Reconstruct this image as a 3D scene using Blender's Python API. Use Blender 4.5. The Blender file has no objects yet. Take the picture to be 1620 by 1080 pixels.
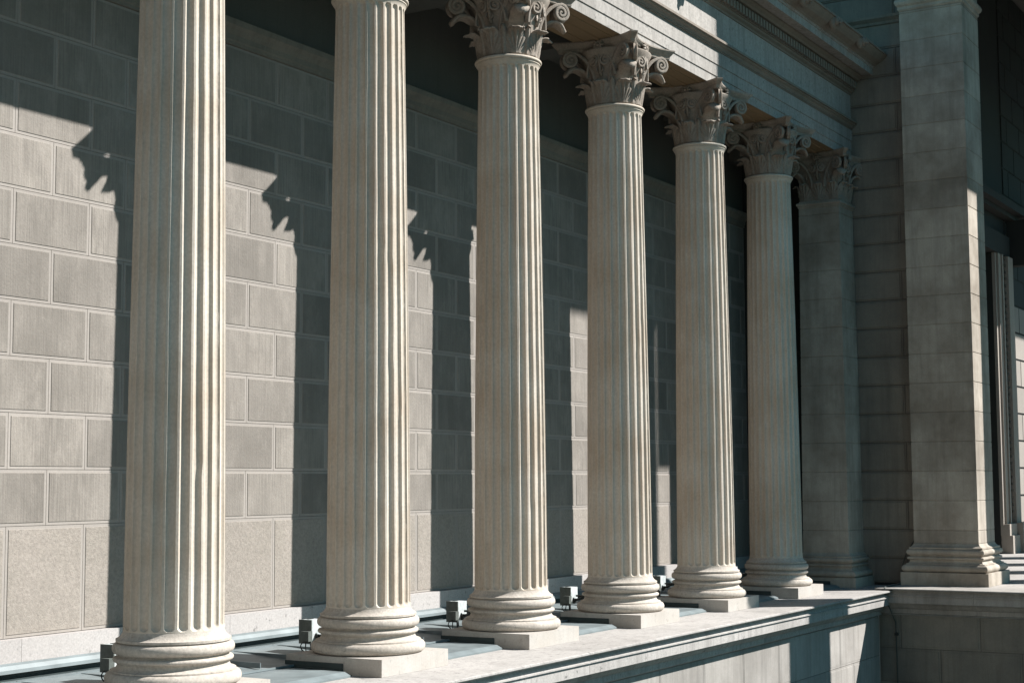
import bpy, bmesh, math, random
from math import sin, cos, pi, sqrt, radians
from mathutils import Vector, Matrix
random.seed(7)
scene = bpy.context.scene
C = scene.collection

# ------------------------------------------------------------------ camera
cd = bpy.data.cameras.new('camera'); cam = bpy.data.objects.new('camera', cd); C.objects.link(cam)
YAW, PITCH, ROLL = 0.5357552, 0.0902781, -0.0055033
fw = Vector((cos(YAW)*cos(PITCH), sin(YAW)*cos(PITCH), sin(PITCH)))
rt = Vector((sin(YAW), -cos(YAW), 0)); up = rt.cross(fw)
r2 = rt*cos(ROLL)+up*sin(ROLL); u2 = -rt*sin(ROLL)+up*cos(ROLL)
m = Matrix((r2, u2, -fw)).transposed().to_4x4(); m.translation = Vector((-9.31466, -11.98254, 2.36439))
cam.matrix_world = m
cd.sensor_width = 36; cd.lens = 2462.58*36/1620; cd.clip_end = 2000; cd.clip_start = 0.1
scene.camera = cam
# ------------------------------------------------------------------ light
SUN = Vector((0.75, -1.0, 1.128)).normalized()          # towards the sun
elev = math.asin(SUN.z); azi = math.atan2(SUN.x, SUN.y)  # clockwise from +Y
w = bpy.data.worlds.new('World'); scene.world = w; w.use_nodes = True
nt = w.node_tree; bg = nt.nodes['Background']
sky = nt.nodes.new('ShaderNodeTexSky'); sky.sky_type = 'NISHITA'; sky.sun_disc = False
sky.sun_elevation = elev; sky.sun_rotation = azi; sky.air_density = 1.0; sky.dust_density = 0.2; sky.ozone_density = 1.0
tint = nt.nodes.new('ShaderNodeMix'); tint.data_type = 'RGBA'; tint.blend_type = 'MULTIPLY'; tint.inputs[0].default_value = 1.0
tint.inputs[7].default_value = (0.42, 0.89, 0.90, 1); nt.links.new(sky.outputs[0], tint.inputs[6]); nt.links.new(tint.outputs[2], bg.inputs[0]); bg.inputs[1].default_value = 0.052
sl = bpy.data.lights.new('sun', 'SUN'); sl.energy = 5.0; sl.angle = radians(0.5); sl.color = (1.0, 0.975, 0.95)
so = bpy.data.objects.new('sun', sl); C.objects.link(so); so.rotation_euler = SUN.to_track_quat('Z', 'Y').to_euler()
scene.view_settings.view_transform = 'Standard'; scene.view_settings.look = 'None'
scene.view_settings.exposure = 1.1; scene.view_settings.gamma = 1.0
scene.render.engine = 'CYCLES'
scene.cycles.max_bounces = 8; scene.cycles.diffuse_bounces = 5

# ------------------------------------------------------------------ materials
def stone(name, base, alt=None, rough=0.85, streak=0.25, grain=0.25, grain_scale=35, bump=0.25, spots=0.0,
          spot_col=(0.08, 0.08, 0.075), tone=0.0, tooth=0.0, chips=0.0, big=0.35, big_scale=0.6, streak_scale=6.0, pit=0.0):
    """weathered stone: large patches, vertical run-off streaks, grain, dark lichen spots, pitting"""
    mt = bpy.data.materials.new(name); mt.use_nodes = True
    n = mt.node_tree; N = n.nodes; L = n.links
    bs = N['Principled BSDF']; bs.inputs['Roughness'].default_value = rough
    bs.inputs['Specular IOR Level'].default_value = 0.25
    geo = N.new('ShaderNodeNewGeometry')
    def mapping(sc):
        mp = N.new('ShaderNodeMapping'); mp.inputs['Scale'].default_value = sc
        L.new(geo.outputs['Position'], mp.inputs['Vector']); return mp.outputs[0]
    def noise(vec, scale, detail=5, rgh=0.6):
        t = N.new('ShaderNodeTexNoise'); t.inputs['Scale'].default_value = scale
        t.inputs['Detail'].default_value = detail; t.inputs['Roughness'].default_value = rgh
        L.new(vec, t.inputs['Vector']); return t.outputs['Fac']
    def ramp(v, a, b, lo=0.0, hi=1.0):
        r = N.new('ShaderNodeMapRange'); r.clamp = True
        for i, x in enumerate((a, b, lo, hi)): r.inputs[1+i].default_value = x
        L.new(v, r.inputs[0]); return r.outputs[0]
    def mix(f, a, b, mode='MIX'):
        x = N.new('ShaderNodeMix'); x.data_type = 'RGBA'; x.blend_type = mode
        if isinstance(f, (int, float)): x.inputs[0].default_value = f
        else: L.new(f, x.inputs[0])
        for s_, v in ((x.inputs[6], a), (x.inputs[7], b)):
            if isinstance(v, tuple): s_.default_value = (*v, 1)
            else: L.new(v, s_)
        return x.outputs[2]
    def scaled(v, k):
        x = N.new('ShaderNodeMath'); x.operation = 'MULTIPLY'; L.new(v, x.inputs[0]); x.inputs[1].default_value = k
        return x.outputs[0]
    K = 0.74
    alt = tuple(c*K for c in (alt or tuple(c*0.7 for c in base))); base = tuple(c*K for c in base)
    dark = tuple(c*0.45 for c in base)
    p1 = mapping((1, 1, 1)); p2 = mapping((1, 1, 0.06)); 
    col = mix(scaled(ramp(noise(p1, big_scale, 6, 0.65), 0.38, 0.66), big), base, alt)
    if streak:
        col = mix(scaled(ramp(noise(p2, streak_scale, 6, 0.7), 0.48, 0.72), streak), col, dark)
    if streak >= 0.4:
        col = mix(scaled(ramp(noise(mapping((1, 1, 0.12)), 1.9, 5, 0.7), 0.5, 0.7), streak*0.7), col, tuple(c*0.5 for c in alt))
    if tooth:
        at0 = N.new('ShaderNodeAttribute'); at0.attribute_name = 'tone'
        pw = N.new('ShaderNodeMath'); pw.operation = 'MULTIPLY'; L.new(ramp(noise(mapping((1, 1, 0.03)), 45, 2, 0.5), 0.42, 0.62), pw.inputs[0])
        L.new(ramp(at0.outputs['Fac'], 0, 1, 0.25, 1.0), pw.inputs[1])
        gate = ramp(noise(mapping((1, 1, 0.7)), 1.7, 4, 0.6), 0.36, 0.6, 0.25, 1.0)
        pg = N.new('ShaderNodeMath'); pg.operation = 'MULTIPLY'; L.new(pw.outputs[0], pg.inputs[0]); L.new(gate, pg.inputs[1])
        col = mix(scaled(pg.outputs[0], tooth), col, dark)
        col = mix(scaled(ramp(noise(mapping((1, 1, 0.5)), 3.2, 6, 0.7), 0.5, 0.72), tooth*0.9), col, tuple(min(1, c*1.3) for c in base))
    g = noise(p1, grain_scale, 5, 0.7)
    col = mix(scaled(ramp(g, 0.35, 0.7), grain), col, dark)
    if spots:
        f = ramp(noise(p1, 9, 5, 0.75), 0.60, 0.70)
        col = mix(scaled(f, spots), col, spot_col)
    if pit:
        v = N.new('ShaderNodeTexVoronoi'); v.inputs['Scale'].default_value = 9; L.new(mapping((1, 1, 0.6)), v.inputs['Vector'])
        gate = ramp(noise(p1, 2.2, 3, 0.6), 0.45, 0.6)
        f = N.new('ShaderNodeMath'); f.operation = 'MULTIPLY'
        L.new(ramp(v.outputs['Distance'], 0.10, 0.20, 1, 0), f.inputs[0]); L.new(gate, f.inputs[1])
        col = mix(scaled(f.outputs[0], pit), col, tuple(c*0.4 for c in base))
    if tone:
        at = N.new('ShaderNodeAttribute'); at.attribute_name = 'tone'
        r = ramp(at.outputs['Fac'], 0, 1, 1-tone, 1+tone*0.6)
        cmb = N.new('ShaderNodeCombineColor'); 
        for i in range(3): L.new(r, cmb.inputs[i])
        col = mix(1.0, col, cmb.outputs[0], 'MULTIPLY')
    L.new(col, bs.inputs['Base Color'])
    if bump:
        b = N.new('ShaderNodeBump'); b.inputs['Strength'].default_value = bump; b.inputs['Distance'].default_value = 0.01
        hsum = N.new('ShaderNodeMath'); hsum.operation = 'ADD'
        L.new(g, hsum.inputs[0])
        t2 = noise(mapping((1, 1, 0.03)), 45, 2, 0.5) if tooth else noise(p1, 4, 4, 0.6)
        L.new(t2, hsum.inputs[1]); L.new(hsum.outputs[0], b.inputs['Height']); L.new(b.outputs[0], bs.inputs['Normal'])
    return mt

def plain(name, col, rough=0.5, metal=0.0, var=0.25, scale=6):
    mt = bpy.data.materials.new(name); mt.use_nodes = True
    N = mt.node_tree.nodes; L = mt.node_tree.links; bs = N['Principled BSDF']
    geo = N.new('ShaderNodeNewGeometry'); t = N.new('ShaderNodeTexNoise'); t.inputs['Scale'].default_value = scale
    t.inputs['Detail'].default_value = 6; L.new(geo.outputs['Position'], t.inputs['Vector'])
    r = N.new('ShaderNodeValToRGB'); r.color_ramp.elements[0].position = 0.3; r.color_ramp.elements[1].position = 0.75
    r.color_ramp.elements[0].color = (*[c*(1-var) for c in col], 1); r.color_ramp.elements[1].color = (*[min(1, c*(1+var*0.5)) for c in col], 1)
    L.new(t.outputs['Fac'], r.inputs[0]); L.new(r.outputs[0], bs.inputs['Base Color'])
    bs.inputs['Roughness'].default_value = rough; bs.inputs['Metallic'].default_value = metal
    return mt

M = {}
M['column'] = stone('column_stone', (0.79, 0.705, 0.60), (0.66, 0.54, 0.42), streak=0.30, grain=0.38, grain_scale=26, big=0.9, big_scale=1.1, streak_scale=9, bump=0.22, spots=0.12, spot_col=(0.2, 0.14, 0.1))
M['base'] = stone('column_base_stone', (0.73, 0.65, 0.565), (0.52, 0.455, 0.38), streak=0.3, grain=0.65, grain_scale=30, big=0.8, big_scale=2.5, bump=0.5, spots=0.5)
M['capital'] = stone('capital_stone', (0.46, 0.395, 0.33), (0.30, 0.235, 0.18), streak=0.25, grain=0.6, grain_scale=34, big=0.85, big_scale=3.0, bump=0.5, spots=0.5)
M['plinth'] = stone('plinth_stone', (0.60, 0.56, 0.51), (0.48, 0.42, 0.36), streak=0.2, grain=0.3, big=0.6, big_scale=1.6, spots=0.3, bump=0.25, pit=0.3)
M['margin'] = stone('margin_render', (0.435, 0.395, 0.355), (0.36, 0.325, 0.29), streak=0.12, grain=0.2, big=0.5, tone=0.06, bump=0.12)
M['panel'] = stone('tooled_panel', (0.36, 0.325, 0.285), (0.25, 0.225, 0.195), streak=0.18, grain=0.2, big=0.75, big_scale=0.9, tone=0.20, tooth=0.62, bump=0.5)
M['orthostate'] = stone('pecked_panel', (0.44, 0.39, 0.34), (0.37, 0.335, 0.285), streak=0.05, grain=0.55, grain_scale=28, big=0.6, big_scale=2.0, tone=0.06, bump=0.9)
M['joint'] = stone('joint_mortar', (0.16, 0.145, 0.13), streak=0.1, bump=0.1)
M['course'] = stone('pitted_course', (0.59, 0.555, 0.53), (0.47, 0.43, 0.40), streak=0.10, grain=0.5, spots=0.6, pit=0.8, bump=0.3, tone=0.05)
M['ledge'] = stone('ledge_stone', (0.60, 0.565, 0.53), (0.34, 0.315, 0.285), streak=0.6, grain=0.65, spots=0.85, bump=0.4, tone=0.10, streak_scale=9, pit=0.3)
M['lower'] = stone('lower_wall_stone', (0.50, 0.465, 0.425), (0.30, 0.275, 0.245), streak=0.5, grain=0.3, big=0.8, tone=0.12, bump=0.3, streak_scale=7)
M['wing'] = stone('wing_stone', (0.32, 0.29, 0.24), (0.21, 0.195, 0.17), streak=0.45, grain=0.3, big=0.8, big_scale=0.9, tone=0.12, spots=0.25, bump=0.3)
M['pier'] = stone('pier_stone', (0.66, 0.585, 0.49), (0.30, 0.245, 0.19), streak=0.5, grain=0.25, big=0.9, big_scale=0.7, tone=0.12, spots=0.2, bump=0.25)
M['entab'] = stone('entablature_stone', (0.55, 0.51, 0.465), (0.34, 0.31, 0.275), streak=0.62, grain=0.55, grain_scale=18, spots=0.65, bump=0.35, streak_scale=11, tone=0.1)
M['cornice'] = stone('cornice_stone', (0.33, 0.28, 0.23), (0.18, 0.15, 0.12), streak=0.35, grain=0.35, spots=0.4, bump=0.3)
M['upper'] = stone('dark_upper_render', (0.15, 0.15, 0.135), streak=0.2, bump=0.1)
M['zinc'] = plain('zinc_sheet', (0.17, 0.20, 0.205), 0.55, 0.1, 0.3, 3)
M['zincdark'] = plain('dark_flashing', (0.03, 0.045, 0.045), 0.7, 0.0, 0.3)
M['lampbox'] = plain('lamp_housing', (0.50, 0.54, 0.54), 0.5, 0.0, 0.3, 20)
M['lampback'] = plain('lamp_shade_side', (0.10, 0.115, 0.105), 0.6, 0.0, 0.3, 20)  # dark tone holds the shade of the lamp side turned from the sun
M['black'] = plain('black_rubber', (0.012, 0.015, 0.014), 0.6)
M['glass'] = plain('lamp_glass', (0.05, 0.06, 0.06), 0.1)
M['cable'] = plain('corroded_cable', (0.05, 0.06, 0.055), 0.7)
M['ground'] = stone('paving_ground', (0.035, 0.045, 0.04), streak=0, big_scale=0.1)
M['portico'] = stone('portico_stone', (0.14, 0.13, 0.115), (0.10, 0.09, 0.08), streak=0.3, tone=0.1)
M['litwall'] = stone('sunlit_wall_stone', (0.42, 0.375, 0.33), streak=0.2, tone=0.1)  # pale copy of the portico wall for its sunlit part
M['soffit'] = stone('ochre_soffit', (0.36, 0.25, 0.145), (0.23, 0.165, 0.10), streak=0, bump=0.2)
M['shadewall'] = stone('shaded_wall_stone', (0.05, 0.052, 0.048), streak=0.2, tone=0.1)  # shade of the entrance hall put into the stone colour
M['frame'] = stone('door_frame_stone', (0.50, 0.44, 0.38), (0.36, 0.3, 0.25), streak=0.2, spots=0.3)
M['ornament'] = stone('carved_ornament', (0.12, 0.095, 0.075), streak=0, grain=0.6)
M['door'] = plain('dark_door', (0.012, 0.018, 0.016), 0.5)
M['banner'] = plain('shade_banner_cloth', (0.35, 0.1, 0.08), 0.8)

# ------------------------------------------------------------------ mesh helpers
class MB:
    def __init__(s): s.v = []; s.f = []; s.mi = []; s.tone = []; s.cur = 0.5
    def quad(s, pts, mi=0):
        b = len(s.v); s.v += [tuple(p) for p in pts]; s.f.append(tuple(range(b, b+len(pts)))); s.mi.append(mi); s.tone.append(s.cur)
    def box(s, a, b, mi=0, skip=()):
        x0, y0, z0 = a; x1, y1, z1 = b
        F = {'-x': [(x0,y0,z0),(x0,y0,z1),(x0,y1,z1),(x0,y1,z0)], '+x': [(x1,y0,z0),(x1,y1,z0),(x1,y1,z1),(x1,y0,z1)],
             '-y': [(x0,y0,z0),(x1,y0,z0),(x1,y0,z1),(x0,y0,z1)], '+y': [(x0,y1,z0),(x0,y1,z1),(x1,y1,z1),(x1,y1,z0)],
             '-z': [(x0,y0,z0),(x0,y1,z0),(x1,y1,z0),(x1,y0,z0)], '+z': [(x0,y0,z1),(x1,y0,z1),(x1,y1,z1),(x0,y1,z1)]}
        for k, q in F.items():
            if k not in skip: s.quad(q, mi)
    def build(s, name, mats, parent=None, smooth=False, merge=False, bevel=0.0):
        me = bpy.data.meshes.new(name); me.from_pydata(s.v, [], s.f)
        for mm in (mats if isinstance(mats, (list, tuple)) else [mats]): me.materials.append(mm)
        me.polygons.foreach_set('material_index', s.mi)
        at = me.attributes.new('tone', 'FLOAT', 'FACE'); at.data.foreach_set('value', s.tone)
        if merge or smooth:
            bm = bmesh.new(); bm.from_mesh(me); bmesh.ops.remove_doubles(bm, verts=bm.verts, dist=1e-4)
            bmesh.ops.recalc_face_normals(bm, faces=bm.faces); bm.to_mesh(me); bm.free()
        if smooth: me.polygons.foreach_set('use_smooth', [True]*len(me.polygons))
        me.update()
        o = bpy.data.objects.new(name, me); C.objects.link(o); o.parent = parent
        if bevel:
            bv = o.modifiers.new('bevel', 'BEVEL'); bv.width = bevel; bv.segments = 2; bv.limit_method = 'ANGLE'; bv.angle_limit = radians(40)
        return o

def tag(o, label=None, cat=None, group=None, kind=None):
    if label: o['label'] = label
    if cat: o['category'] = cat
    if group: o['group'] = group
    if kind: o['kind'] = kind
    return o
def empty(name, loc=(0, 0, 0), rz=0, **k):
    o = bpy.data.objects.new(name, None); C.objects.link(o); o.location = loc; o.rotation_euler = (0, 0, rz)
    o.empty_display_size = 0.2
    return tag(o, **k)
THINGS = ('fluted_column', 'pilaster', 'rear_wall', 'side_wall', 'portico_wall', 'podium', 'zinc_roof', 'gutter', 'entablature', 'square_pier', 'portico_roof', 'giant_column')
def children(o): return [c for c in list(bpy.data.objects) if c.parent == o]
def copy_tree(o, parent=None):
    c = o.copy(); C.objects.link(c); c.parent = parent
    for k in ('label',):
        if parent is None and k in c: pass
    for ch in children(o): copy_tree(ch, c)
    return c

def extrude_x(mb, prof, x0, x1, mi=0, caps=True, seg=None):
    """profile list of (y,z), open polyline seen from -Y; swept along X"""
    xs = [x0, x1]
    for i in range(len(prof)-1):
        (ya, za), (yb, zb) = prof[i], prof[i+1]
        mb.quad([(x0, ya, za), (x1, ya, za), (x1, yb, zb), (x0, yb, zb)], mi)
    if caps:
        mb.quad([(x0, y, z) for y, z in prof], mi); mb.quad([(x1, y, z) for y, z in reversed(prof)], mi)
def extrude_y(mb, prof, y0, y1, mi=0, caps=True):
    for i in range(len(prof)-1):
        (xa, za), (xb, zb) = prof[i], prof[i+1]
        mb.quad([(xa, y0, za), (xa, y1, za), (xb, y1, zb), (xb, y0, zb)], mi)
    if caps:
        mb.quad([(x, y0, z) for x, z in prof], mi); mb.quad([(x, y1, z) for x, z in reversed(prof)], mi)

def square_prof(mb, cx, cy, hx, hy, prof, mi=0, top=True, bottom=False):
    """stack of square rings: prof = [(offset, z)]"""
    rings = [[(cx-hx-o, cy-hy-o, z), (cx+hx+o, cy-hy-o, z), (cx+hx+o, cy+hy+o, z), (cx-hx-o, cy+hy+o, z)] for o, z in prof]
    for a, b in zip(rings, rings[1:]):
        for i in range(4):
            j = (i+1) % 4; mb.quad([a[i], a[j], b[j], b[i]], mi)
    if top: mb.quad(rings[-1], mi)
    if bottom: mb.quad(rings[0][::-1], mi)

def lathe(mb, prof, n=96, mi=0):
    cs = [(cos(2*pi*i/n), sin(2*pi*i/n)) for i in range(n)]
    for (r0, z0), (r1, z1) in zip(prof, prof[1:]):
        for i in range(n):
            a, b = cs[i], cs[(i+1) % n]
            mb.quad([(a[0]*r0, a[1]*r0, z0), (b[0]*r0, b[1]*r0, z0), (b[0]*r1, b[1]*r1, z1), (a[0]*r1, a[1]*r1, z1)], mi)

def grid_mesh(name, rows, mat, parent=None, solid=0.0, closed=False, smooth=True):
    nv = len(rows); nu = len(rows[0]); v = [tuple(p) for r in rows for p in r]; f = []
    for j in range(nv-1):
        for i in range(nu if closed else nu-1):
            k = (i+1) % nu
            f.append((j*nu+i, j*nu+k, (j+1)*nu+k, (j+1)*nu+i))
    me = bpy.data.meshes.new(name); me.from_pydata(v, [], f); me.materials.append(mat)
    if smooth: me.polygons.foreach_set('use_smooth', [True]*len(me.polygons))
    o = bpy.data.objects.new(name, me); C.objects.link(o); o.parent = parent
    if solid:
        s = o.modifiers.new('solid', 'SOLIDIFY'); s.thickness = solid; s.offset = 0
    return o

def tube(mb, pts, r, n=8, mi=0, radii=None):
    rings = []
    for i, p in enumerate(pts):
        p = Vector(p); a = Vector(pts[max(i-1, 0)]); b = Vector(pts[min(i+1, len(pts)-1)])
        t = (b-a).normalized(); ref = Vector((0, 0, 1)) if abs(t.z) < 0.9 else Vector((1, 0, 0))
        u = t.cross(ref).normalized(); vv = t.cross(u).normalized(); rr = radii[i] if radii else r
        rings.append([p+u*cos(2*pi*k/n)*rr+vv*sin(2*pi*k/n)*rr for k in range(n)])
    for a, b in zip(rings, rings[1:]):
        for k in range(n):
            mb.quad([a[k], a[(k+1) % n], b[(k+1) % n], b[k]], mi)
    mb.quad(rings[0][::-1], mi); mb.quad(rings[-1], mi)

# ------------------------------------------------------------------ coursed wall built block by block
def block_wall(mb, P, courses, u0, u1, step, margin=0.045, raise_=0.007, gap=0.004, back=0.012, bev=0.003, panel_mi=1, margin_mi=0, joint_mi=2):
    """P(u, d, z) maps wall coordinates (u along, d out of the wall) to the world. courses: (z0, z1, u offset, panel material)"""
    zmin = min(c[0] for c in courses); zmax = max(c[1] for c in courses)
    mb.quad([P(u0, -back, zmin), P(u1, -back, zmin), P(u1, -back, zmax), P(u0, -back, zmax)], joint_mi)
    for ci, (z0, z1, off, pm) in enumerate(courses):
        k = math.floor((u0-off)/step)
        while off+k*step < u1:
            a = max(off+k*step, u0); b = min(off+(k+1)*step, u1); k += 1
            if b-a < 0.03: continue
            mb.cur = random.random()
            def ring(e, d): return [P(a+e, d, z0+e), P(b-e, d, z0+e), P(b-e, d, z1-e), P(a+e, d, z1-e)]
            R0 = ring(gap/2, -back); R1 = ring(gap/2+0.001, 0.0)
            mm = min(margin, (b-a)/3)
            def ring2(e, d): return [P(a+e, d, z0+e), P(b-e, d, z0+e), P(b-e, d, z1-e), P(a+e, d, z1-e)]
            R2 = ring2(mm, 0.0); R3 = ring2(mm+bev, raise_)
            for A, B in ((R0, R1), (R1, R2), (R2, R3)):
                for i in range(4):
                    j = (i+1) % 4; mb.quad([A[i], A[j], B[j], B[i]], margin_mi)
            mb.quad(R3, pm)
    mb.cur = 0.5

W = 2.277        # face of the rear wall
S = 3.6          # column spacing
XW = 25.75        # face of the side wall
XE = 24.0       # edge of the side ledge
ZW = 0.055       # top of the side ledge

# ------------------------------------------------------------------ ground
g = MB(); g.quad([(-900, -900, -6), (900, -900, -6), (900, 900, -6), (-900, 900, -6)])
tag(g.build('ground', M['ground']), kind='structure')

# ------------------------------------------------------------------ rear wall
rear = empty('rear_wall', (8, W, 0), label='long wall of tooled rectangular stone blocks with pale drafted margins behind the columns', cat='wall')
PX = rear.location
def loc(o):  # children are written in world coordinates
    o.matrix_parent_inverse = Matrix.Translation(-Vector(o.parent.location)) if o.parent else Matrix()
    return o
mb = MB()
cs = [(0.61, 1.89, 3.24, 3)]
z = 1.89
for i in range(10):
    cs.append((z, z+0.659, 3.84 if i % 2 == 0 else 3.24, 1)); z += 0.659
block_wall(mb, lambda u, d, z: (u, W-d, z), cs, -2.0, XW, 1.2, margin=0.038)
loc(mb.build('block_facing', [M['margin'], M['panel'], M['joint'], M['orthostate']], rear))
mb = MB()
x = -2.0
while x < XW-0.01:
    xe = min(x+1.8, XW); mb.cur = random.random()
    mb.box((x+0.002, W-0.13, 0.0), (xe-0.002, W+0.02, 0.606)); x = xe
loc(mb.build('base_course', M['course'], rear, bevel=0.006))
mb = MB(); zt = 8.48
extrude_x(mb, [(W+0.01, zt), (W-0.03, zt+0.004), (W-0.035, zt+0.05), (W-0.05, zt+0.07), (W-0.06, zt+0.14), (W-0.10, zt+0.20), (W-0.15, zt+0.25), (W-0.16, zt+0.33), (W+0.01, zt+0.34)], -2, XW-0.005)
loc(mb.build('string_moulding', M['wing'], rear))
mb = MB(); mb.box((-2, W+0.005, zt+0.34), (XW-0.005, W+0.3, 10.6))
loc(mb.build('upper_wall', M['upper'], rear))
mb = MB(); mb.box((-2, W+0.03, -6), (XW, W+0.4, 12.3))
loc(mb.build('wall_core', M['upper'], rear))
mb = MB(); mb.box((-2, 0.465, 10.40), (XW-0.003, W+0.004, 10.6))
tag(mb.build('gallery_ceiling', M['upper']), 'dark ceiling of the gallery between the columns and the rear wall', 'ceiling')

for k in range(0, 8):
    mb = MB(); x = S*k
    mb.box((x-0.28, 0.462, 9.95), (min(x+0.28, XW-0.01), W+0.003, 10.39)); mb.box((x-0.34, 0.462, 10.25), (min(x+0.34, XW-0.01), W+0.002, 10.395))
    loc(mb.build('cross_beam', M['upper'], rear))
# ------------------------------------------------------------------ podium: front ledge and lower wall
pod = empty('podium', (10, -1.5, 0), label='pale moulded stone ledge and block base wall under the row of columns', cat='podium')
YE = -1.66
ledge_prof = [(0.0, -0.002), (YE+0.03, 0.0), (YE, -0.010), (YE, -0.032), (YE+0.02, -0.038), (YE+0.12, -0.045), (YE+0.13, -0.08), (YE+0.10, -0.12), (YE+0.09, -0.145), (YE+0.055, -0.148), (YE+0.055, -0.163),
              (YE+0.07, -0.166), (YE+0.07, -0.180), (YE+0.085, -0.183), (YE+0.085, -0.320), (YE+0.12, -0.328), (YE+0.24, -0.335), (YE+0.25, -0.37), (YE+0.29, -0.43), (YE+0.33, -0.46), (YE+0.335, -0.55), (YE+0.39, -0.58)]
mb = MB(); x = -2.3
while x < XW:
    mb.cur = random.random(); xe = min(x+1.8, XW)
    extrude_x(mb, ledge_prof, x+0.003, xe-0.003); x = xe
loc(mb.build('ledge', M['ledge'], pod))
mb = MB(); mb.box((-2.3, -0.8, -0.4), (XW-0.004, 2.2, -0.006)); loc(mb.build('bedding', M['course'], pod))
YL = YE+0.40
mb = MB(); cs = []
z = -0.585; 
for i in range(5): cs.append((z-0.84, z, 1.26 if i % 2 == 0 else 0.4, 1)); z -= 0.84
block_wall(mb, lambda u, d, z: (u, YL-d, z), cs, -2.3, XE+0.41, 1.71, margin=0.045, raise_=0.004, gap=0.010, bev=0.003)
loc(mb.build('base_wall', [M['lower'], M['lower'], M['joint']], pod))
mb = MB(); mb.box((-2.3, YL+0.03, -6), (XE+0.45, YL+0.5, -0.6)); loc(mb.build('wall_core', M['lower'], pod))

wp = empty('podium', (XE, -5, 0), label='shaded moulded ledge and block base wall running right under the big square pier', cat='podium')
prof2 = [(XE+(y-YE), z+ZW) for y, z in ledge_prof]; prof2[0] = (26.0, ZW-0.002)
mb = MB(); y = YE+0.35
while y > -11:
    mb.cur = random.random(); ye = y-2.1
    extrude_y(mb, prof2, ye+0.003, y-0.003); y = ye
loc(mb.build('ledge', M['lower'], wp))
XL = XE+0.40
mb = MB(); cs = []; z = -0.585+ZW
for i in range(6): cs.append((z-0.72, z, -1.75 if i % 2 == 0 else -0.9, 1)); z -= 0.72
block_wall(mb, lambda u, d, z: (XL-d, u, z), cs, -11, YL, 1.7, margin=0.05, raise_=0.012, gap=0.012)
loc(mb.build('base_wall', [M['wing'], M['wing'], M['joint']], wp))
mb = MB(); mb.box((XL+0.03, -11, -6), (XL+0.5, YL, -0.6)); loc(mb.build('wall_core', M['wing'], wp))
mb = MB(); mb.box((26.0, -11, -0.3), (62, 0.1, ZW-0.002)); tag(mb.build('terrace', M['ledge']), kind='structure')

# ------------------------------------------------------------------ zinc deck between wall and columns
deck = empty('zinc_roof', (8, 1, 0), label='low grey blue zinc sheet roof filling the floor between the columns and the rear wall', cat='roof')
mb = MB()
# rear tray rises gently to the wall in sheets with standing seams
extrude_x(mb, [(0.62, 0.0), (0.62, 0.075), (0.64, 0.085), (1.70, 0.155), (2.02, 0.165), (2.02, 0.0)], -2.2, XW-0.01)
for i in range(32):
    x = -1.7+i*0.9+0.35
    if x < XW-0.2: mb.box((x, 0.66, 0.10), (x+0.012, 1.95, 0.166))
mb.box((-2.2, 1.86, 0.160), (XW-0.01, 1.875, 0.172)); mb.box((-2.2, 0.60, 0.07), (XW-0.01, 0.618, 0.094))
loc(mb.build('rear_tray', M['zinc'], deck))
for k in range(0, 7):
    a = S*k+0.745+0.01; b = S*(k+1)-0.745-0.13
    if k == 6: b = XW-0.9
    mb = MB()
    extrude_x(mb, [(-0.37, 0.0), (-0.37, 0.022), (-0.28, 0.062), (0.598, 0.066), (0.598, 0.0)], a, b)
    loc(mb.build('front_tray', M['zinc'], deck))
for k in range(1, 8):
    mb = MB(); x = S*k-0.745
    mb.box((x-0.016, -0.16, 0.004), (x-0.002, 0.75, 0.14)); mb.box((x-0.13, -0.30, 0.003), (x-0.016, 0.6, 0.012)); mb.box((x-0.05, -0.16, 0.012), (x-0.016, 0.74, 0.07))
    loc(mb.build('flashing', M['zincdark'], deck))
# gutter at the foot of the wall
gut = empty('gutter', (8, 2.1, 0.2), label='blue grey metal gutter strip with dark gap along the foot of the rear wall', cat='gutter')
mb = MB()
extrude_x(mb, [(W-0.131, 0.345), (W-0.145, 0.345), (W-0.19, 0.325), (W-0.225, 0.28), (W-0.232, 0.24), (W-0.19, 0.236), (W-0.135, 0.236)], -2.1, XW-0.02)
loc(mb.build('gutter_lip', M['zinc'], gut, smooth=False))
mb = MB(); mb.box((-2.1, W-0.17, 0.14), (XW-0.02, W-0.135, 0.234)); loc(mb.build('gutter_channel', M['zincdark'], gut))

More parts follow.
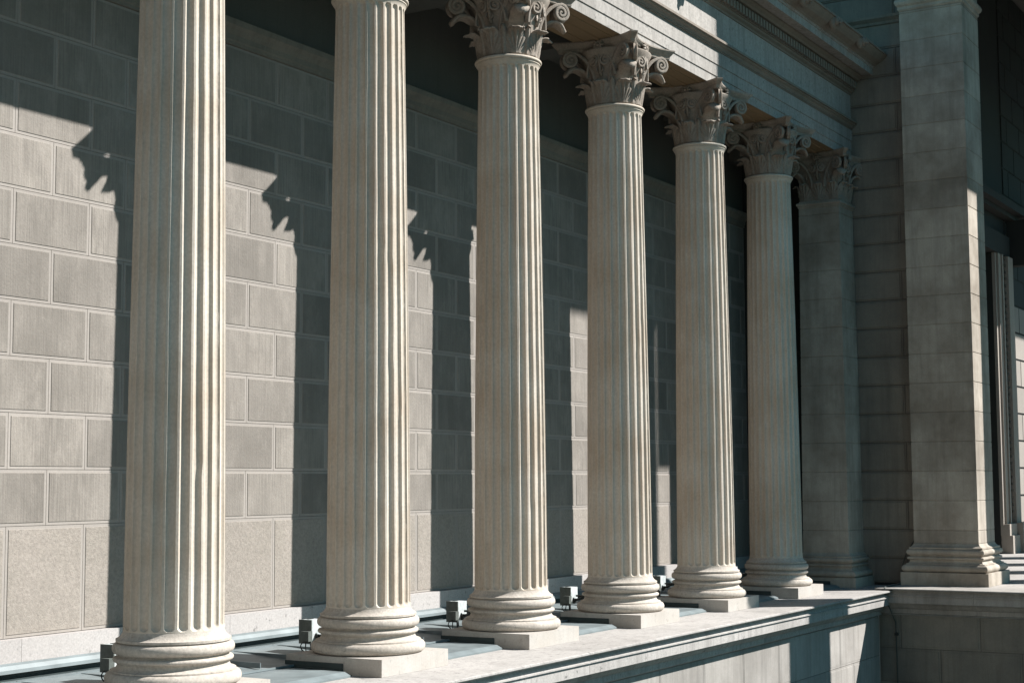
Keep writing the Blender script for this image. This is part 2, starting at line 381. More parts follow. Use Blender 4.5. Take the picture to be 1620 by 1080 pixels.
# ------------------------------------------------------------------ capital pieces
NECK = 8.785; NU = 8.905   # top of the shaft ring; datum of the upper ornament
def bell_r(z):   # radius of the bell above the neck
    t = max(0, min(1, (z-NECK)/0.92)); return 0.455+0.02*t+0.17*t**3
def leaf_rows(H, Wd, R, tip=0.12, ribs=4.5, square=False, base_out=0.006, nu=31, nv=24, z0=NECK+0.012):
    """rounded shell shaped acanthus leaf with fanning grooves, scalloped rim and a tip that rolls outwards"""
    rows = []
    for j in range(nv):
        v = j/(nv-1); row = []
        wv = Wd*(0.72+0.30*min(1, v/0.5)**1.2 if v < 0.5 else 1.02)
        for i in range(nu):
            s = 2*i/(nu-1)-1
            arch = sqrt(max(0, 1-0.82*abs(s)**2.0*v))          # rounded top outline
            scal = 1+0.035*abs(cos(s*ribs*pi))*v**2
            hgt = v*arch*scal
            ln = s*wv*(1-0.10*v*v*abs(s)); fan = 1+0.9*v
            if hgt < 0.74: t = hgt/0.74; out = base_out+0.05*t**1.6; zz = H*0.86*t
            else:
                t = (hgt-0.74)/0.29; a = t*pi*0.80
                out = base_out+0.05+tip*(1-cos(a))*0.58; zz = H*0.86+0.17*H*sin(a)-0.05*H*t**3
            rib = 0.013*cos(math.atan2(s*wv, 0.05+H*v)/0.62*ribs*pi*1.25)*min(1, hgt*3)
            vein = 0.010*math.exp(-(s/0.08)**2)
            o = out+rib+vein-0.035*abs(s)**2.5
            if square: row.append((R+o, ln, z0+zz))
            else:
                th = ln/(R+0.02); row.append(((R+o)*cos(th), (R+o)*sin(th), z0+zz))
        rows.append(row)
    return rows
def ribbon(name, path, widths, thick, nrm, mat, parent):
    """rounded band swept along a 3D path lying roughly in a vertical plane with normal nrm"""
    nrm = Vector(nrm).normalized(); rows = []; n = len(path)
    for i, p in enumerate(path):
        p = Vector(p); t = (Vector(path[min(i+1, n-1)])-Vector(path[max(i-1, 0)])).normalized()
        b = t.cross(nrm).normalized(); w_ = widths[i]; th = thick[i]
        prof = [(-1, -.6), (-.8, -1), (.8, -1), (1, -.6), (1, .5), (.75, 1), (.45, .55), (-.45, .55), (-.75, 1), (-1, .5)]
        rows.append([p+nrm*(x*w_/2)+b*(y*th/2) for x, y in prof])
    o = grid_mesh(name, rows, mat, parent, closed=True, smooth=False)
    me = o.data; bm = bmesh.new(); bm.from_mesh(me); bm.verts.ensure_lookup_table(); k = 10
    bm.faces.new([bm.verts[i] for i in range(k)]); bm.faces.new([bm.verts[len(bm.verts)-k+i] for i in range(k)][::-1]); bm.normal_update(); bm.to_mesh(me); bm.free()
    return o
def disc_into(o, c, nrm, r, th):
    bm = bmesh.new(); bm.from_mesh(o.data)
    q = Vector((0, 0, 1)).rotation_difference(Vector(nrm).normalized()).to_matrix().to_4x4()
    bmesh.ops.create_cone(bm, cap_ends=True, segments=20, radius1=r, radius2=r, depth=th, matrix=Matrix.Translation(Vector(c)) @ q)
    bmesh.ops.create_uvsphere(bm, u_segments=10, v_segments=6, radius=0.024, matrix=Matrix.Translation(Vector(c)+Vector(nrm).normalized()*0.02))
    bmesh.ops.create_uvsphere(bm, u_segments=10, v_segments=6, radius=0.024, matrix=Matrix.Translation(Vector(c)-Vector(nrm).normalized()*0.02))
    bm.to_mesh(o.data); bm.free()
def volute_path(p0, p1, z0, z1, rad, turns=1.9, n=60, stem=22):
    """stem from p0 (xy) at z0 rising and flaring to p1 at z1, then spiralling inwards. returns pts, horizontal dir"""
    p0 = Vector(p0); p1 = Vector(p1); d = (p1-p0); Ln = d.length; d.normalize(); pts = []
    cx = Ln-rad; cz = z1-rad     # spiral centre in (s,z)
    for i in range(stem):
        t = i/stem
        # bezier from (0,z0) up, to the top of the spiral (cx, z1)
        b0 = (0, z0); b1 = (0.02*Ln, z0+(z1-z0)*0.62); b2 = (cx-0.9*(cx)*0.45, z1+0.005); b3 = (cx, z1)
        q = [((1-t)**3*b0[k]+3*(1-t)**2*t*b1[k]+3*(1-t)*t*t*b2[k]+t**3*b3[k]) for k in (0, 1)]
        pts.append((q[0], q[1]))
    for i in range(n+1):
        t = i/n; a = pi/2-t*turns*2*pi; r = rad*(1-t)**0.8+0.012
        pts.append((cx+r*cos(a), cz+r*sin(a)))
    return [(p0.x+d.x*s, p0.y+d.y*s, z) for s, z in pts], d

def make_capital(parent, square=False, hs=0.46):
    top = 9.88; mat = M['capital']
    mb = MB()
    if not square:
        prof = [(0.44, NECK-0.01)]+[(bell_r(NECK+0.92*i/14), NECK+0.92*i/14) for i in range(15)]+[(0.645, NU+0.815), (0.62, NU+0.83), (0.3, NU+0.83)]
        lathe(mb, prof, 64)
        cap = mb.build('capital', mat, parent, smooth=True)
    else:
        square_prof(mb, 0, 0, hs, hs, [(0.0, NECK-0.01), (0.0, NECK+0.35), (0.02, NU+0.6), (0.10, NU+0.76), (0.12, NU+0.83)])
        cap = mb.build('capital', mat, parent)
    cap.location = (0, 0, 0)
    # abacus: concave sides, cut corners
    mb = MB(); hc = 0.825; mid = 0.605; ch = 0.085
    def ring(o, z):
        pts = []
        for q in range(4):
            a = q*pi/2
            for i in range(13):
                s = -1+2*i/12; yv = s*(hc-ch+o*0.6); xv = mid+(hc-mid)*abs(s)**2.2+o
                pts.append((xv*cos(a)-yv*sin(a), xv*sin(a)+yv*cos(a), z))
        return pts
    z0 = NU+0.80; rs = [ring(-0.10, z0), ring(-0.085, z0+0.02), ring(-0.08, z0+0.06), ring(-0.05, z0+0.09), ring(-0.045, z0+0.10), ring(-0.02, z0+0.125), ring(0.0, z0+0.15), ring(0.0, top-0.003)]
    for a, b in zip(rs, rs[1:]):
        for i in range(len(a)):
            j = (i+1) % len(a); mb.quad([a[i], a[j], b[j], b[i]])
    mb.quad(rs[-1]); mb.quad(rs[0][::-1])
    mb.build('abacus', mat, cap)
    # lower leaves
    if not square:
        base = None
        for k in range(8):
            if base is None:
                base = grid_mesh('leaf', leaf_rows(0.365, 0.176, 0.458, tip=0.16), mat, cap, solid=0.022); o = base
            else: o = base.copy(); C.objects.link(o); o.parent = cap
            o.rotation_euler = (0, 0, k*pi/4+pi/8*0)
        base = None
        for k in range(8):
            if base is None:
                base = grid_mesh('back_leaf', leaf_rows(0.42, 0.05, 0.448, tip=0.04, ribs=1.0, nu=9, nv=16), mat, cap, solid=0.022); o = base
            else: o = base.copy(); C.objects.link(o); o.parent = cap
            o.rotation_euler = (0, 0, k*pi/4+pi/8)
    else:
        base = grid_mesh('leaf', leaf_rows(0.37, 0.16, hs, square=True), mat, cap, solid=0.022)
        for q in range(4):
            for s in (-1, 0, 1):
                if q == 0 and s == -1: o = base
                else: o = base.copy(); C.objects.link(o); o.parent = cap
                o.rotation_euler = (0, 0, q*pi/2); o.location = (-s*0.34*sin(q*pi/2), s*0.34*cos(q*pi/2), 0)
    # corner leaf curling out under the volutes
    R0 = 0.46 if not square else hs*1.28
    rows = []
    for j in range(20):
        v = j/19; a = v*pi*0.62
        out = R0+(0.45 if not square else 0.32)*(1-cos(a))/(1-cos(pi*0.62)) ; zz = NU+0.25+0.275*sin(a)
        if v > 0.75: zz -= 0.12*((v-0.75)/0.25)**2; 
        wv = (0.135*(1-0.25*v) if v < 0.85 else 0.106*sqrt(max(0.02, 1-((v-0.85)/0.15)**2)))*(1+0.10*cos(v*22))
        row = []
        for i in range(9):
            s = -1+2*i/8; row.append((out-0.03*s*s, s*wv, zz+0.02*(1-s*s)+0.006*cos(s*9)))
        rows.append(row)
    base = grid_mesh('corner_leaf', rows, mat, cap, solid=0.055)
    for k in range(4):
        o = base if k == 0 else base.copy()
        if k: C.objects.link(o); o.parent = cap
        o.rotation_euler = (0, 0, pi/4+k*pi/2)
    # corner volutes: two per corner
    for sgn in (1, -1):
        a0 = pi/4+sgn*0.50
        r0 = 0.47 if not square else hs*1.12
        p0 = (r0*cos(a0), r0*sin(a0)); p1 = (0.935*cos(pi/4+sgn*0.075), 0.935*sin(pi/4+sgn*0.075))
        path, d = volute_path(p0, p1, NECK+0.30, NU+0.795, 0.122)
        n = len(path); wd = [0.065+0.02*i/n for i in range(n)]; th = [0.05 if i < n-25 else 0.05-0.022*(i-(n-25))/25 for i in range(n)]
        base = ribbon('volute', path, wd, th, (-d.y, d.x, 0), mat, cap); disc_into(base, path[-1], (-d.y, d.x, 0), 0.108, 0.030)
        for k in range(4):
            o = base if k == 0 else base.copy()
            if k: C.objects.link(o); o.parent = cap
            o.rotation_euler = (0, 0, k*pi/2)
    # inner scrolls, small spirals meeting at the face centre
    for sgn in (1, -1):
        rr = 0.53 if not square else hs+0.08
        p0 = (rr*0.93, sgn*0.26); p1 = (rr+0.05, sgn*0.035)
        path, d = volute_path(p0, p1, NU+0.36, NU+0.70, 0.085, turns=1.5, n=40, stem=14)
        n = len(path)
        base = ribbon('scroll', path, [0.07]*n, [0.036]*n, (1, 0, 0), mat, cap); disc_into(base, path[-1], (1, 0, 0), 0.07, 0.03)
        for k in range(4):
            o = base if k == 0 else base.copy()
            if k: C.objects.link(o); o.parent = cap
            o.rotation_euler = (0, 0, k*pi/2)
    # palmette flower on each abacus face with a stem below
    mb = MB(); xf = 0.585; zc = top-0.10
    for i in range(9):
        a = i*2*pi/9; tube(mb, [(xf-0.02, 0, zc), (xf+0.035, 0.06*cos(a), zc+0.06*sin(a)), (xf+0.01, 0.115*cos(a), zc+0.105*sin(a))], 0, 6, radii=[0.015, 0.030, 0.010])
    tube(mb, [(xf-0.03, 0, zc), (xf+0.055, 0, zc)], 0.028, 8)
    tube(mb, [(xf+0.0, 0, zc-0.08), (xf-0.0, 0, zc-0.22), (xf-0.09, 0, NU+0.36)], 0, 6, radii=[0.02, 0.025, 0.035])
    for s in (-1, 1):
        tube(mb, [(xf-0.07, 0, NU+0.40), (xf-0.04, s*0.06, NU+0.46), (xf-0.05, s*0.03, NU+0.53)], 0, 6, radii=[0.02, 0.022, 0.01])
    base = mb.build('flower', mat, cap, smooth=True)
    for k in range(4):
        o = base if k == 0 else base.copy()
        if k: C.objects.link(o); o.parent = cap
        o.rotation_euler = (0, 0, k*pi/2)
    return cap

# ------------------------------------------------------------------ fluted column
def make_column():
    root = empty('fluted_column', (0, 0, 0), cat='column', group='fluted Corinthian columns along the ledge')
    mb = MB(); mb.box((-0.742, -0.742, 0.001), (0.742, 0.742, 0.216)); mb.build('plinth', M['plinth'], root, bevel=0.008)
    prof = [(0.60, 0.217)]
    for i in range(13):
        a = -pi/2+pi*i/12; prof.append((0.655+0.08*cos(a)**0.8 if cos(a) > 1e-6 else 0.655, 0.290+0.072*sin(a)))
    prof += [(0.675, 0.363), (0.675, 0.378), (0.645, 0.385), (0.620, 0.40), (0.604, 0.425), (0.600, 0.445), (0.612, 0.452), (0.612, 0.462)]
    for i in range(7):
        a = -pi/2+pi*i/6; prof.append((0.622+0.026*max(0, cos(a)), 0.490+0.026*sin(a)))
    prof += [(0.612, 0.518), (0.600, 0.524), (0.592, 0.535), (0.600, 0.545)]
    for i in range(11):
        a = -pi/2+pi*i/10; prof.append((0.600+0.058*max(0, cos(a))**0.8, 0.606+0.060*sin(a)))
    prof += [(0.595, 0.668), (0.592, 0.676), (0.618, 0.680), (0.620, 0.706), (0.606, 0.711), (0.585, 0.725), (0.565, 0.745), (0.552, 0.765), (0.543, 0.79)]
    mb = MB(); lathe(mb, prof, 112); b = mb.build('base', M['base'], root, smooth=True)
    es = b.modifiers.new('split', 'EDGE_SPLIT'); es.split_angle = radians(38)
    # shaft with 24 flutes
    zb, zt = 0.79, 8.70; nf = 24; seg = 14; n = nf*seg
    def R(z):
        t = (z-zb)/(zt-zb); return 0.543-0.086*t**1.45
    fz0, fz1 = 0.805, 8.645; rows = []
    zs = [zb]+[fz0+0.075*(i/7)**1.3 for i in range(8)]+[0.95+i*0.15 for i in range(51)]+[fz1-0.07*(1-i/6)**1.3 for i in range(7)]+[8.66, 8.675, 8.69, 8.70]
    zs = sorted(set(round(z, 4) for z in zs))
    rj = random.Random(3); jit = [[0.0]*nf for _ in range(2)]
    for z in zs:
        for k in range(nf):
            for q in (0, 1): jit[q][k] = jit[q][k]*0.72+rj.gauss(0, 0.0011)+(rj.random() < 0.012)*rj.choice((-1, 1))*0.008
        r = R(z); fw_ = 2*pi*r/nf*0.80/2     # half width of the flute
        cap_ = 1.0
        if z < fz0 or z > fz1: hw = 0
        else:
            h = min(z-fz0, fz1-z); hw = fw_*sqrt(max(0, 1-max(0, 1-h/fw_)**2)) if h < fw_ else fw_
        flare = 0.0
        if z > 8.62: flare = 0.028*((z-8.62)/0.08)**2
        row = []
        for i in range(n):
            k, q = divmod(i, seg); c = (k+0.5)*2*pi/nf
            # samples: two on the fillet, the rest across the flute (width follows hw)
            full = pi/nf
            if q == 0: th = c-full; d = 0
            else:
                s = -1+2*(q-1)/(seg-2)
                wmax = fw_/r; jl = jit[0][k]; jr = jit[1][k]
                th = c+s*wmax+((1-s)/2*jl+(1+s)/2*jr)/r*(1 if 0.95 <= z <= 8.5 else 0)
                x = s*fw_
                d = sqrt(max(0, hw*hw-x*x))*0.72 if abs(x) < hw else 0
            rr = r-d+flare
            row.append((rr*cos(th), rr*sin(th), z))
        rows.append(row)
    sh = grid_mesh('shaft', rows, M['column'], root, closed=True)
    es = sh.modifiers.new('split', 'EDGE_SPLIT'); es.split_angle = radians(32)
    prof = [(0.484, 8.70), (0.492, 8.705), (0.492, 8.722), (0.487, 8.726)]
    for i in range(9):
        a = -pi/2+pi*i/8; prof.append((0.490+0.026*max(0, cos(a)), 8.752+0.026*sin(a)))
    prof += [(0.47, 8.779), (0.45, NECK+0.003), (0.3, NECK+0.004)]
    mb = MB(); lathe(mb, prof, 96); o = mb.build('astragal', M['column'], root, smooth=True)
    es = o.modifiers.new('split', 'EDGE_SPLIT'); es.split_angle = radians(38)
    make_capital(root)
    return root
col = make_column()
labels = ['fluted column nearest the camera, tallest in view, at far left of the row',
          'second fluted column from the left, its capital just above the picture',
          'third fluted column from the left, its leafy capital cut by the picture top',
          'fourth fluted column from the left, its whole leafy capital in sunlight',
          'fifth fluted column from the left, sunlit shaft under a shaded capital',
          'sixth and last fluted column, wholly in shade beside the square corner pilaster']
for i in range(6):
    o = col if i == 0 else copy_tree(col)
    o.location = (S*(i+1), 0, 0); o['label'] = labels[i]
    for ch in children(o):
        if ch.name.startswith('shaft'): ch.rotation_euler = (0, 0, radians(15)*(i*7 % 24))

# ------------------------------------------------------------------ square corner pilaster (anta)
anta = empty('pilaster', (25.2, 0, 0), label='square shaded pilaster with leafy capital in the corner behind the last fluted column', cat='pilaster')
mb = MB(); square_prof(mb, 0, 0, 0.535, 0.535, [(0.21, 0.001), (0.21, 0.216)]); mb.build('plinth', M['pier'], anta)
def base_prof(k=1.0, z0=0.217):
    p = [(0.12, z0)]
    for i in range(9):
        a = -pi/2+pi*i/8; p.append((0.12+0.075*max(0, cos(a)), z0+0.072+0.072*sin(a)))
    p += [(0.13, z0+0.146), (0.13, z0+0.16), (0.09, z0+0.17), (0.07, z0+0.20), (0.068, z0+0.23), (0.085, z0+0.235)]
    for i in range(5):
        a = -pi/2+pi*i/4; p.append((0.085+0.025*max(0, cos(a)), z0+0.262+0.025*sin(a)))
    p += [(0.075, z0+0.29), (0.06, z0+0.30), (0.07, z0+0.32)]
    for i in range(7):
        a = -pi/2+pi*i/6; p.append((0.07+0.05*max(0, cos(a)), z0+0.375+0.055*sin(a)))
    p += [(0.07, z0+0.432), (0.08, z0+0.44), (0.08, z0+0.465), (0.05, z0+0.475), (0.02, z0+0.50), (0.0, z0+0.54)]
    return [(o*k, z) for o, z in p]
mb = MB(); square_prof(mb, 0, 0, 0.535, 0.535, base_prof()); mb.build('base', M['pier'], anta)
def jointed(hx, z0, z1, first, step, notch=0.012, taper=0.0):
    p = [(0, z0)]; z = first
    while z < z1:
        if z > z0+0.05: 
            o = -taper*(z-z0)/(z1-z0); p += [(o, z-notch), (o-notch, z), (o, z+notch)]
        z += step
    p.append((-taper, z1)); return p
mb = MB(); square_prof(mb, 0, 0, 0.535, 0.535, jointed(0.5, 0.757, 8.62, 1.25, 0.655, taper=0.055)); mb.build('shaft', M['pier'], anta)
mb = MB(); square_prof(mb, 0, 0, 0.48, 0.48, [(0.0, 8.62), (0.02, 8.64), (0.02, 8.67), (0.045, 8.69), (0.05, 8.71), (0.045, 8.74), (0.0, 8.76), (-0.01, 8.79)]); mb.build('astragal', M['pier'], anta)
make_capital(anta, square=True)

# ------------------------------------------------------------------ entablature
ent = empty('entablature', (10, 0, 9.9), label='long stone entablature with banded beam, plain frieze and dentil cornice resting on the columns', cat='entablature')
X0, X1 = -2.2, XW
def slabs(mb, prof, step, off, mi=0):
    x = off
    while x < X1-0.01:
        a = max(x, X0); b = min(x+step, X1)
        if b > a+0.01: mb.cur = random.random(); extrude_x(mb, prof, a+0.0015, b-0.0015, mi)
        x += step
mb = MB()
slabs(mb, [(0.46, 9.892), (-0.45, 9.892), (-0.462, 9.883), (-0.462, 10.060), (-0.468, 10.064), (-0.480, 10.068), (-0.480, 10.288), (-0.486, 10.292),
           (-0.498, 10.296), (-0.498, 10.550), (0.46, 10.55), (0.46, 9.892)], S, 0.0)
loc(mb.build('architrave', M['entab'], ent))
mb = MB()
slabs(mb, [(0.458, 10.552), (-0.496, 10.552), (-0.510, 10.554), (-0.510, 10.575), (-0.530, 10.577), (-0.530, 10.598), (-0.538, 10.602), (-0.560, 10.635), (-0.600, 10.660), (-0.605, 10.680), (-0.640, 10.683), (-0.640, 10.725), (-0.630, 10.735), (-0.46, 10.775), (0.458, 10.78)], S, 0.0)
loc(mb.build('crown_moulding', M['cornice'], ent))
mb = MB(); slabs(mb, [(0.455, 9.8915), (0.455, 9.883), (0.29, 9.883), (0.28, 9.865), (0.25, 9.865), (0.24, 9.883), (0.05, 9.883), (0.03, 9.86), (-0.03, 9.86), (-0.05, 9.883), (-0.24, 9.883), (-0.25, 9.865), (-0.28, 9.865), (-0.29, 9.883), (-0.445, 9.883), (-0.445, 9.8915)], S, 0.0)
loc(mb.build('soffit', M['soffit'], ent))
mb = MB(); slabs(mb, [(0.44, 10.785), (-0.48, 10.785), (-0.48, 11.40), (0.44, 11.40)], 2.4, -1.1); loc(mb.build('frieze', M['entab'], ent))
mb = MB(); slabs(mb, [(0.2, 11.385), (-0.484, 11.385), (-0.50, 11.39), (-0.51, 11.42), (-0.56, 11.45), (-0.575, 11.48), (-0.60, 11.485), (-0.60, 11.70), (-0.69, 11.705), (-0.72, 11.74), (-0.78, 11.78), (-0.79, 11.815), (0.2, 11.82)], S, -1.8)
loc(mb.build('bed_moulding', M['cornice'], ent))
mb = MB(); x = 10.0
while x < X1-0.1:
    mb.box((x, -0.675, 11.50), (x+0.10, -0.598, 11.665)); x += 0.155
o = mb.build('dentils', M['cornice'], ent); loc(o)
mb = MB(); slabs(mb, [(0.3, 11.822), (-0.99, 11.822), (-0.99, 11.800), (-1.035, 11.800), (-1.035, 11.955), (-1.06, 11.965), (-1.06, 11.99), (-1.09, 12.0), (0.3, 12.0)], 2.7, -1.8)
loc(mb.build('corona', M['entab'], ent))
mb = MB(); slabs(mb, [(0.3, 12.003), (-1.10, 12.003), (-1.13, 12.03), (-1.24, 12.08), (-1.30, 12.13), (-1.36, 12.19), (-1.37, 12.21), (-1.40, 12.21), (-1.40, 12.255), (-1.36, 12.26), (0.3, 12.32)], 2.7, -1.8)
loc(mb.build('gutter_moulding', M['cornice'], ent))
def lion_mesh():
    mb = MB()
    def ball(c, r, sx=1, sy=1, sz=1, nu=14, nv=9, mane=0.0):
        for j in range(nv):
            for i in range(nu):
                def P(i, j):
                    a = 2*pi*i/nu; b = -pi/2+pi*j/nv; k = 1+mane*(0.5+0.5*cos(a*7))
                    return (c[0]+r*sx*k*cos(b)*cos(a), c[1]+r*sy*sin(b), c[2]+r*sz*k*cos(b)*sin(a))
                mb.quad([P(i, j), P(i+1, j), P(i+1, j+1), P(i, j+1)])
    ball((0, 0.02, 0), 0.135, 1, 0.7, 1, mane=0.18); ball((0, -0.06, 0.0), 0.09, 1, 0.9, 1.05); ball((0, -0.14, -0.03), 0.05, 1, 0.9, 0.8)
    ball((0.07, -0.03, 0.095), 0.028); ball((-0.07, -0.03, 0.095), 0.028); ball((0.033, -0.125, 0.03), 0.018); ball((-0.033, -0.125, 0.03), 0.018); ball((0, -0.13, -0.085), 0.03, 1, 1, 0.6)
    return mb
lion = None; x = 13.2
while x < 25:
    if lion is None: lion = loc(lion_mesh().build('lion_head', M['cornice'], ent, smooth=True)); o = lion
    else: o = lion.copy(); C.objects.link(o); o.parent = ent; o.matrix_parent_inverse = lion.matrix_parent_inverse.copy()
    o.scale = (1.15, 1.0, 1.15); o.location = (x, -1.32, 12.13); x += 1.8
mb = MB(); mb.box((-2.2, -0.3, 12.33), (XW-0.003, W+0.4, 12.6)); loc(mb.build('blocking_course', M['cornice'], ent))

# ------------------------------------------------------------------ side wall and square pier
sw = empty('side_wall', (XW, -1, 0), label='narrow shaded side wall of jointed blocks between the corner pilaster and the big square pier', cat='wall')
mb = MB(); cs = []; z = 2.568-0.655*4
i = 0
while z < 19:
    cs.append((max(z, ZW), z+0.655, -1.58 if i % 2 == 0 else -2.3, 1)); z += 0.655; i += 1
block_wall(mb, lambda u, d, z: (XW-d, u, z), cs, -1.95, 0.6, 3.0, margin=0.035, raise_=0.02, gap=0.018, back=0.02, bev=0.012)
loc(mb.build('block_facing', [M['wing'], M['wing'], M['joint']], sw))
mb = MB(); mb.box((XW+0.03, -2.0, 0), (XW+0.7, 2.6, 20)); loc(mb.build('wall_core', M['shadewall'], sw))
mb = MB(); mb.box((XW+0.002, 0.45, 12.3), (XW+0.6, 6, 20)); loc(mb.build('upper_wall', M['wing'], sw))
mb = MB(); extrude_y(mb, [(XW+0.01, 12.95), (XW-0.06, 12.97), (XW-0.08, 13.03), (XW-0.16, 13.10), (XW-0.17, 13.16), (XW+0.01, 13.17)], -1.9, 3.0); loc(mb.build('string_moulding', M['wing'], sw))

def pier_at(x, y, h, name='square_pier', top=19.0, mat=None, **k):
    r = empty(name, (x, y, ZW), **k); mat = mat or M['pier']
    mb = MB(); square_prof(mb, 0, 0, h, h, [(0.25, 0.0), (0.25, 0.285)]); mb.build('plinth', mat, r, bevel=0.01)
    mb = MB(); square_prof(mb, 0, 0, h, h, [(o*1.18, z*1.17+0.03) for o, z in base_prof(1.0, 0.217)]); mb.build('base', mat, r)
    zb = (0.217+0.54)*1.17+0.03
    mb = MB(); z0 = zb; z = 1.258-ZW
    hz = h-0.0
    while z0 < 13.04:
        z1 = min(z, 13.05); mb.cur = random.random()
        square_prof(mb, 0, 0, hz, hz, [(-0.012, z0), (-0.012, z0+0.004), (0, z0+0.010), (0, z1-0.010), (-0.012, z1-0.004), (-0.012, z1)], top=False); z0 = z1; z += 0.655
    mb.build('shaft', mat, r)
    mb = MB(); square_prof(mb, 0, 0, h, h, [(0, 13.05), (0.03, 13.09), (0.03, 13.15), (0.07, 13.19), (0.09, 13.25), (0.07, 13.31), (0.0, 13.33), (0.0, top-0.9), (0.05, top-0.8), (0.25, top-0.4), (0.30, top-0.1), (0.30, top-ZW)]); mb.build('capital', mat, r)
    return r
pier_at(26.12, -2.505, 0.715, label='massive square pier of smooth blocks on a moulded base at far right', cat='pier')

# lightning conductor in the angle between side wall and pier
cab = empty('lightning_cable', (25.3, -1.87, 0), label='thin dark lightning cable with clamps running down the angle beside the square pier', cat='cable')
mb = MB(); pts = [(XW-0.05, -1.75, 19), (XW-0.05, -1.75, 1.15), (XW-0.05, -1.70, 1.0), (XW-0.12, -1.55, 0.75), (XW-0.17, -1.46, 0.45), (XW-0.19, -1.43, 0.08), (XW-0.5, -1.50, ZW+0.012), (XE+0.05, -1.52, ZW+0.012), (XE-0.015, -1.54, ZW-0.01), (XE-0.01, -1.54, -0.25), (XE+0.2, -1.56, -0.36), (XL-0.03, -1.64, -0.7), (XL-0.03, -1.66, -3)]
tube(mb, pts, 0.013, 6); loc(mb.build('cable', M['cable'], cab))
cl = None
for i in range(11):
    if cl is None:
        mb = MB(); mb.box((-0.035, -0.04, -0.03), (0.05, 0.03, 0.03)); cl = mb.build('clamp', M['black'], cab, bevel=0.008); loc(cl); o = cl
    else: o = cl.copy(); C.objects.link(o); o.parent = cab; o.matrix_parent_inverse = cl.matrix_parent_inverse.copy()
    o.location = (XW-0.05, -1.75, 1.5+i*1.25)
o = cl.copy(); C.objects.link(o); o.parent = cab; o.matrix_parent_inverse = cl.matrix_parent_inverse.copy(); o.location = (XL-0.03, -1.65, -0.95)

# ------------------------------------------------------------------ portico behind and beside the pier (largely outside the picture)
pw = empty('portico_wall', (42, 0, 0), label='dark inner wall of the entrance hall seen past the right side of the square pier', cat='wall')
mb = MB(); cs = []; z = ZW; i = 0
while z < 18.9: cs.append((z, z+0.9, 30 if i % 2 == 0 else 30.9, 1 if z < 8 else 3)); z += 0.9; i += 1  # sunlit stone in the low courses, shade-coloured stone above
block_wall(mb, lambda u, d, z: (u, -d, z), cs, 42.75, 62, 1.8, margin=0.03, raise_=0.015, gap=0.02, back=0.02)
block_wall(mb, lambda u, d, z: (u, -d, z), cs, 26.0, 37.4, 1.8, margin=0.03, raise_=0.015, gap=0.02, back=0.02)
mb.box((37.4, 0.02, 10.2), (42.75, 0.4, 19)); mb.box((26, 0.03, 0), (37.4, 0.6, 19)); mb.box((42.75, 0.03, 0), (62, 0.6, 19))
loc(mb.build('block_facing', [M['shadewall'], M['litwall'], M['joint'], M['shadewall']], pw))
fr = MB()
for (a, b, d) in ((40.92, 41.06, 0.10), (41.10, 41.42, 0.16), (41.47, 41.62, 0.20), (42.10, 42.75, 0.24)):
    fr.box((a, -d, 0.95), (b, 0.0, 9.6))
fr.box((41.0, -0.36, ZW), (42.0, 0.3, 0.62)); fr.box((42.0, -0.45, ZW), (42.95, 0.3, 1.0)); fr.box((40.95, -0.28, 0.62), (41.95, 0.3, 0.98))
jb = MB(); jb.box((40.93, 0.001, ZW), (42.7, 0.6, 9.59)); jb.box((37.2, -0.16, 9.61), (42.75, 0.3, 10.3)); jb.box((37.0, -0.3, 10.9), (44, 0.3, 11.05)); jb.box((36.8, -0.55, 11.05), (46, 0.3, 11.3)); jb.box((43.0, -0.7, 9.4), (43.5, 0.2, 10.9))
loc(jb.build('door_hood', M['shadewall'], pw))  # hood and jamb carry their shade in the dark stone colour
frm = loc(fr.build('door_frame', M['frame'], pw))
mb = MB()
z = 1.2
while z < 9.5:
    for q in range(2):
        zz = z+q*0.12; mb.box((41.66+0.14*q, -0.16-0.03*q, zz), (41.84+0.14*q, -0.05, zz+0.085))
    z += 0.22
mb.box((41.62, -0.12, 1.0), (42.10, 0.1, 9.6)); o = mb.build('carved_band', M['ornament'], frm); o.matrix_parent_inverse = frm.matrix_world.inverted()
o.matrix_parent_inverse = Matrix()
mb = MB(); mb.box((37.4, 0.5, 0), (40.95, 0.6, 10.2)); loc(mb.build('door_leaf', M['door'], pw))
pr = empty('added_storey', (35, -5, 19), label='unseen upper storey added to shade the right end, above and outside the picture', cat='upper storey')
mb = MB(); mb.box((24.62, -9.6, 19.0), (62, 0.5, 23)); loc(mb.build('entablature', M['portico'], pr))  # invented block, placed by the shadow it throws on the last columns
mb = MB(); mb.box((28.95, -8.7, 15.0), (31.0, -8.1, 18.998)); loc(mb.build('shade_panel', M['portico'], pr))  # added unseen panel, shades the upper pier
lowp = empty('added_pedestal', (25.9, -9.05, ZW), label='stone pedestal added to shade the ledge outside the picture', cat='pedestal')
mb = MB(); square_prof(mb, 0, 0, 0.66, 0.66, [(0.25, 0), (0.25, 0.4), (0.1, 0.5), (0.0, 0.7), (0.0, 10.0), (0.1, 10.1), (0.2, 10.35), (0.2, 10.6)]); mb.build('shaft', M['portico'], lowp)  # added unseen caster, its height set by the shadow on the ledge
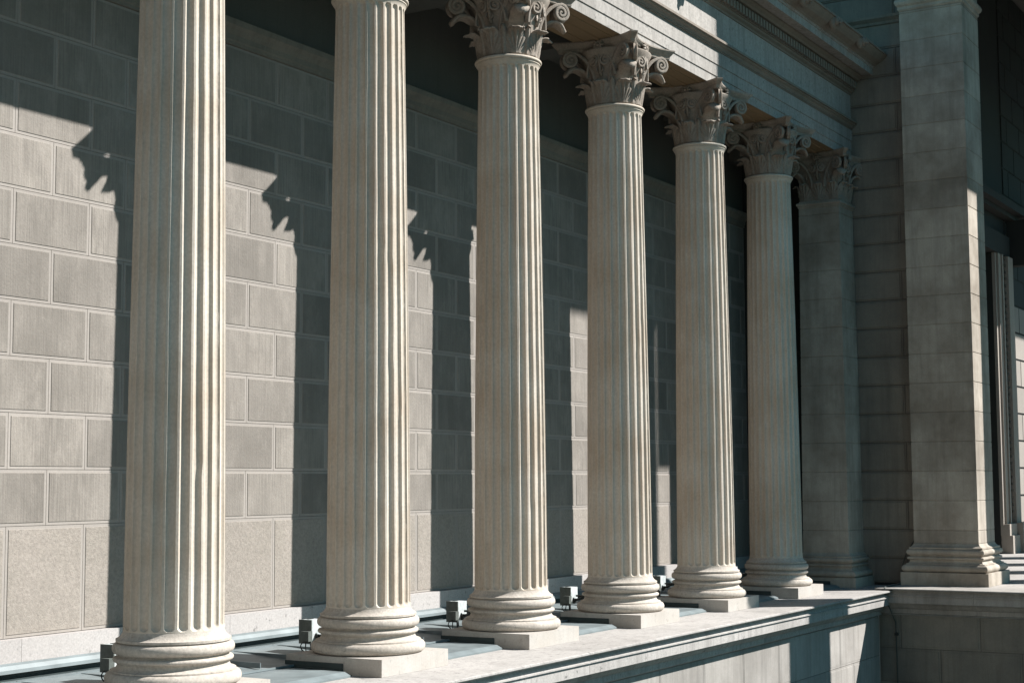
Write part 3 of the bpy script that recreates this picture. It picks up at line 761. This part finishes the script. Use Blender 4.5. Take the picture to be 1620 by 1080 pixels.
def round_giant(x):
    r = empty('giant_column', (x, -8.2, ZW), label='plain giant column of the entrance front outside the picture', cat='column', group='giant columns of the entrance front')
    mb = MB(); square_prof(mb, 0, 0, 0.95, 0.95, [(0, 0), (0, 0.4)]); mb.build('plinth', M['portico'], r)
    mb = MB(); lathe(mb, [(0.9, 0.4), (0.93, 0.5), (0.9, 0.6), (0.8, 0.7), (0.85, 0.85), (0.72, 1.0), (0.72, 8), (0.62, 17.2), (0.68, 17.3), (0.62, 17.4), (0.7, 18.3), (0.95, 18.9), (0.95, 18.945), (0.1, 18.945)], 40)
    mb.build('shaft', M['portico'], r, smooth=True)
    return r
for i, nm in enumerate(('first', 'second', 'third', 'fourth', 'fifth', 'sixth')): round_giant(30.75+i*4.3)['label'] = nm+' plain giant column from the pier along the entrance front, outside the picture'
hp = MB(); hp.box((32.2, -7.2, 15.2), (61, -7.0, 18.997)); loc(hp.build('shade_panel', M['portico'], pr))  # added unseen panel, keeps sun and sky off the upper hall
bn = MB(); bn.box((26.75, -8.83, 9.7), (29.0, -8.80, 18.99))  # unseen sheet added to keep the last column in shadow
tag(bn.build('shade_banner', M['banner']), 'cloth banner added to shade the last column outside the picture', 'banner')

# ------------------------------------------------------------------ floodlights behind the column bases
def make_lamp():
    r = empty('floodlight', (0, 0, 0), cat='floodlight', group='box floodlights behind the column bases')
    mb = MB(); mb.box((-0.66, 0.50, 0.36), (-0.41, 0.70, 0.64)); mb.box((-0.405, 0.52, 0.38), (-0.38, 0.68, 0.62))
    hb = mb.build('housing', M['lampbox'], r, bevel=0.012)
    mb = MB(); mb.box((-0.672, 0.495, 0.33), (-0.655, 0.705, 0.645)); mb.build('back_plate', M['lampback'], r, bevel=0.004)
    mb = MB(); mb.box((-0.56, 0.62, 0.641), (-0.46, 0.665, 0.646)); mb.build('lens', M['glass'], hb)
    mb = MB(); mb.box((-0.76, 0.475, 0.37), (-0.674, 0.60, 0.50)); mb.build('junction_box', M['lampback'], r, bevel=0.012)
    mb = MB(); mb.box((-0.58, 0.47, 0.36), (-0.44, 0.50, 0.40)); mb.box((-0.55, 0.10, 0.48), (-0.51, 0.46, 0.51)); tube(mb, [(-0.53, 0.30, 0.50), (-0.53, 0.40, 0.44), (-0.53, 0.48, 0.42)], 0.022, 8); tube(mb, [(-0.55, 0.46, 0.42), (-0.55, 0.51, 0.42)], 0.032, 10); tube(mb, [(-0.50, 0.60, 0.217), (-0.52, 0.60, 0.36)], 0.02, 8)
    mb.build('bracket', M['black'], r)
    mb = MB()
    def arc(x, y0, z0, w_, d_):
        return [(x, y0-w_*sin(t*pi/10)*0.6, z0-d_*t/10) for t in range(11)]
    pts = [(-0.70, 0.53+0.12*cos(pi/2+pi*t/12)*-1, 0.37-0.075+0.075*cos(pi*t/12)) for t in range(13)]
    tube(mb, pts, 0.008, 6); tube(mb, [(-0.70, 0.50, 0.38), (-0.69, 0.49, 0.30), (-0.66, 0.50, 0.225)], 0.008, 6)
    tube(mb, [(-0.70, 0.56, 0.38), (-0.66, 0.60, 0.28), (-0.62, 0.62, 0.222)], 0.008, 6)
    mb.build('cable', M['black'], r)
    return r
lp = make_lamp()
names = ['first', 'second', 'third', 'fourth', 'fifth', 'sixth']
for i in range(6):
    o = lp if i == 0 else copy_tree(lp)
    o.location = (S*(i+1)+0.80, 0.53, -0.085)
    o['label'] = ['grey box floodlight with looped cable behind the base of the nearest column', 'grey box floodlight behind the base of the second column from the left',
                  'grey box floodlight with two cables behind the base of the third column', 'grey box floodlight behind the base of the fourth column from the left',
                  'small grey box floodlight behind the base of the fifth column', 'shaded box floodlight almost hidden behind the base of the last column'][i]

for o in C.objects:
    if o.parent is None and ('label' in o) and not o.get('kind'): o['kind'] = 'thing'

bounce_wing = empty('building', (-16, -7, -6), label='unseen stone wing added to bounce warm light, behind the camera, outside the picture', cat='building')
mb = MB(); mb.box((-26, -22, -6), (-15.0, 2.5, 17)); mb.box((-26.5, -22.5, 17), (-14.3, 3.0, 18.2))  # added reflector: throws warm sunlight back onto the column sides
for k_ in range(6):
    mb.box((-15.01, -21+k_*4, -6), (-14.75, -20+k_*4, 16.9))
loc(mb.build('wall', M['entab'], bounce_wing))
bounce_wing['kind'] = 'thing'
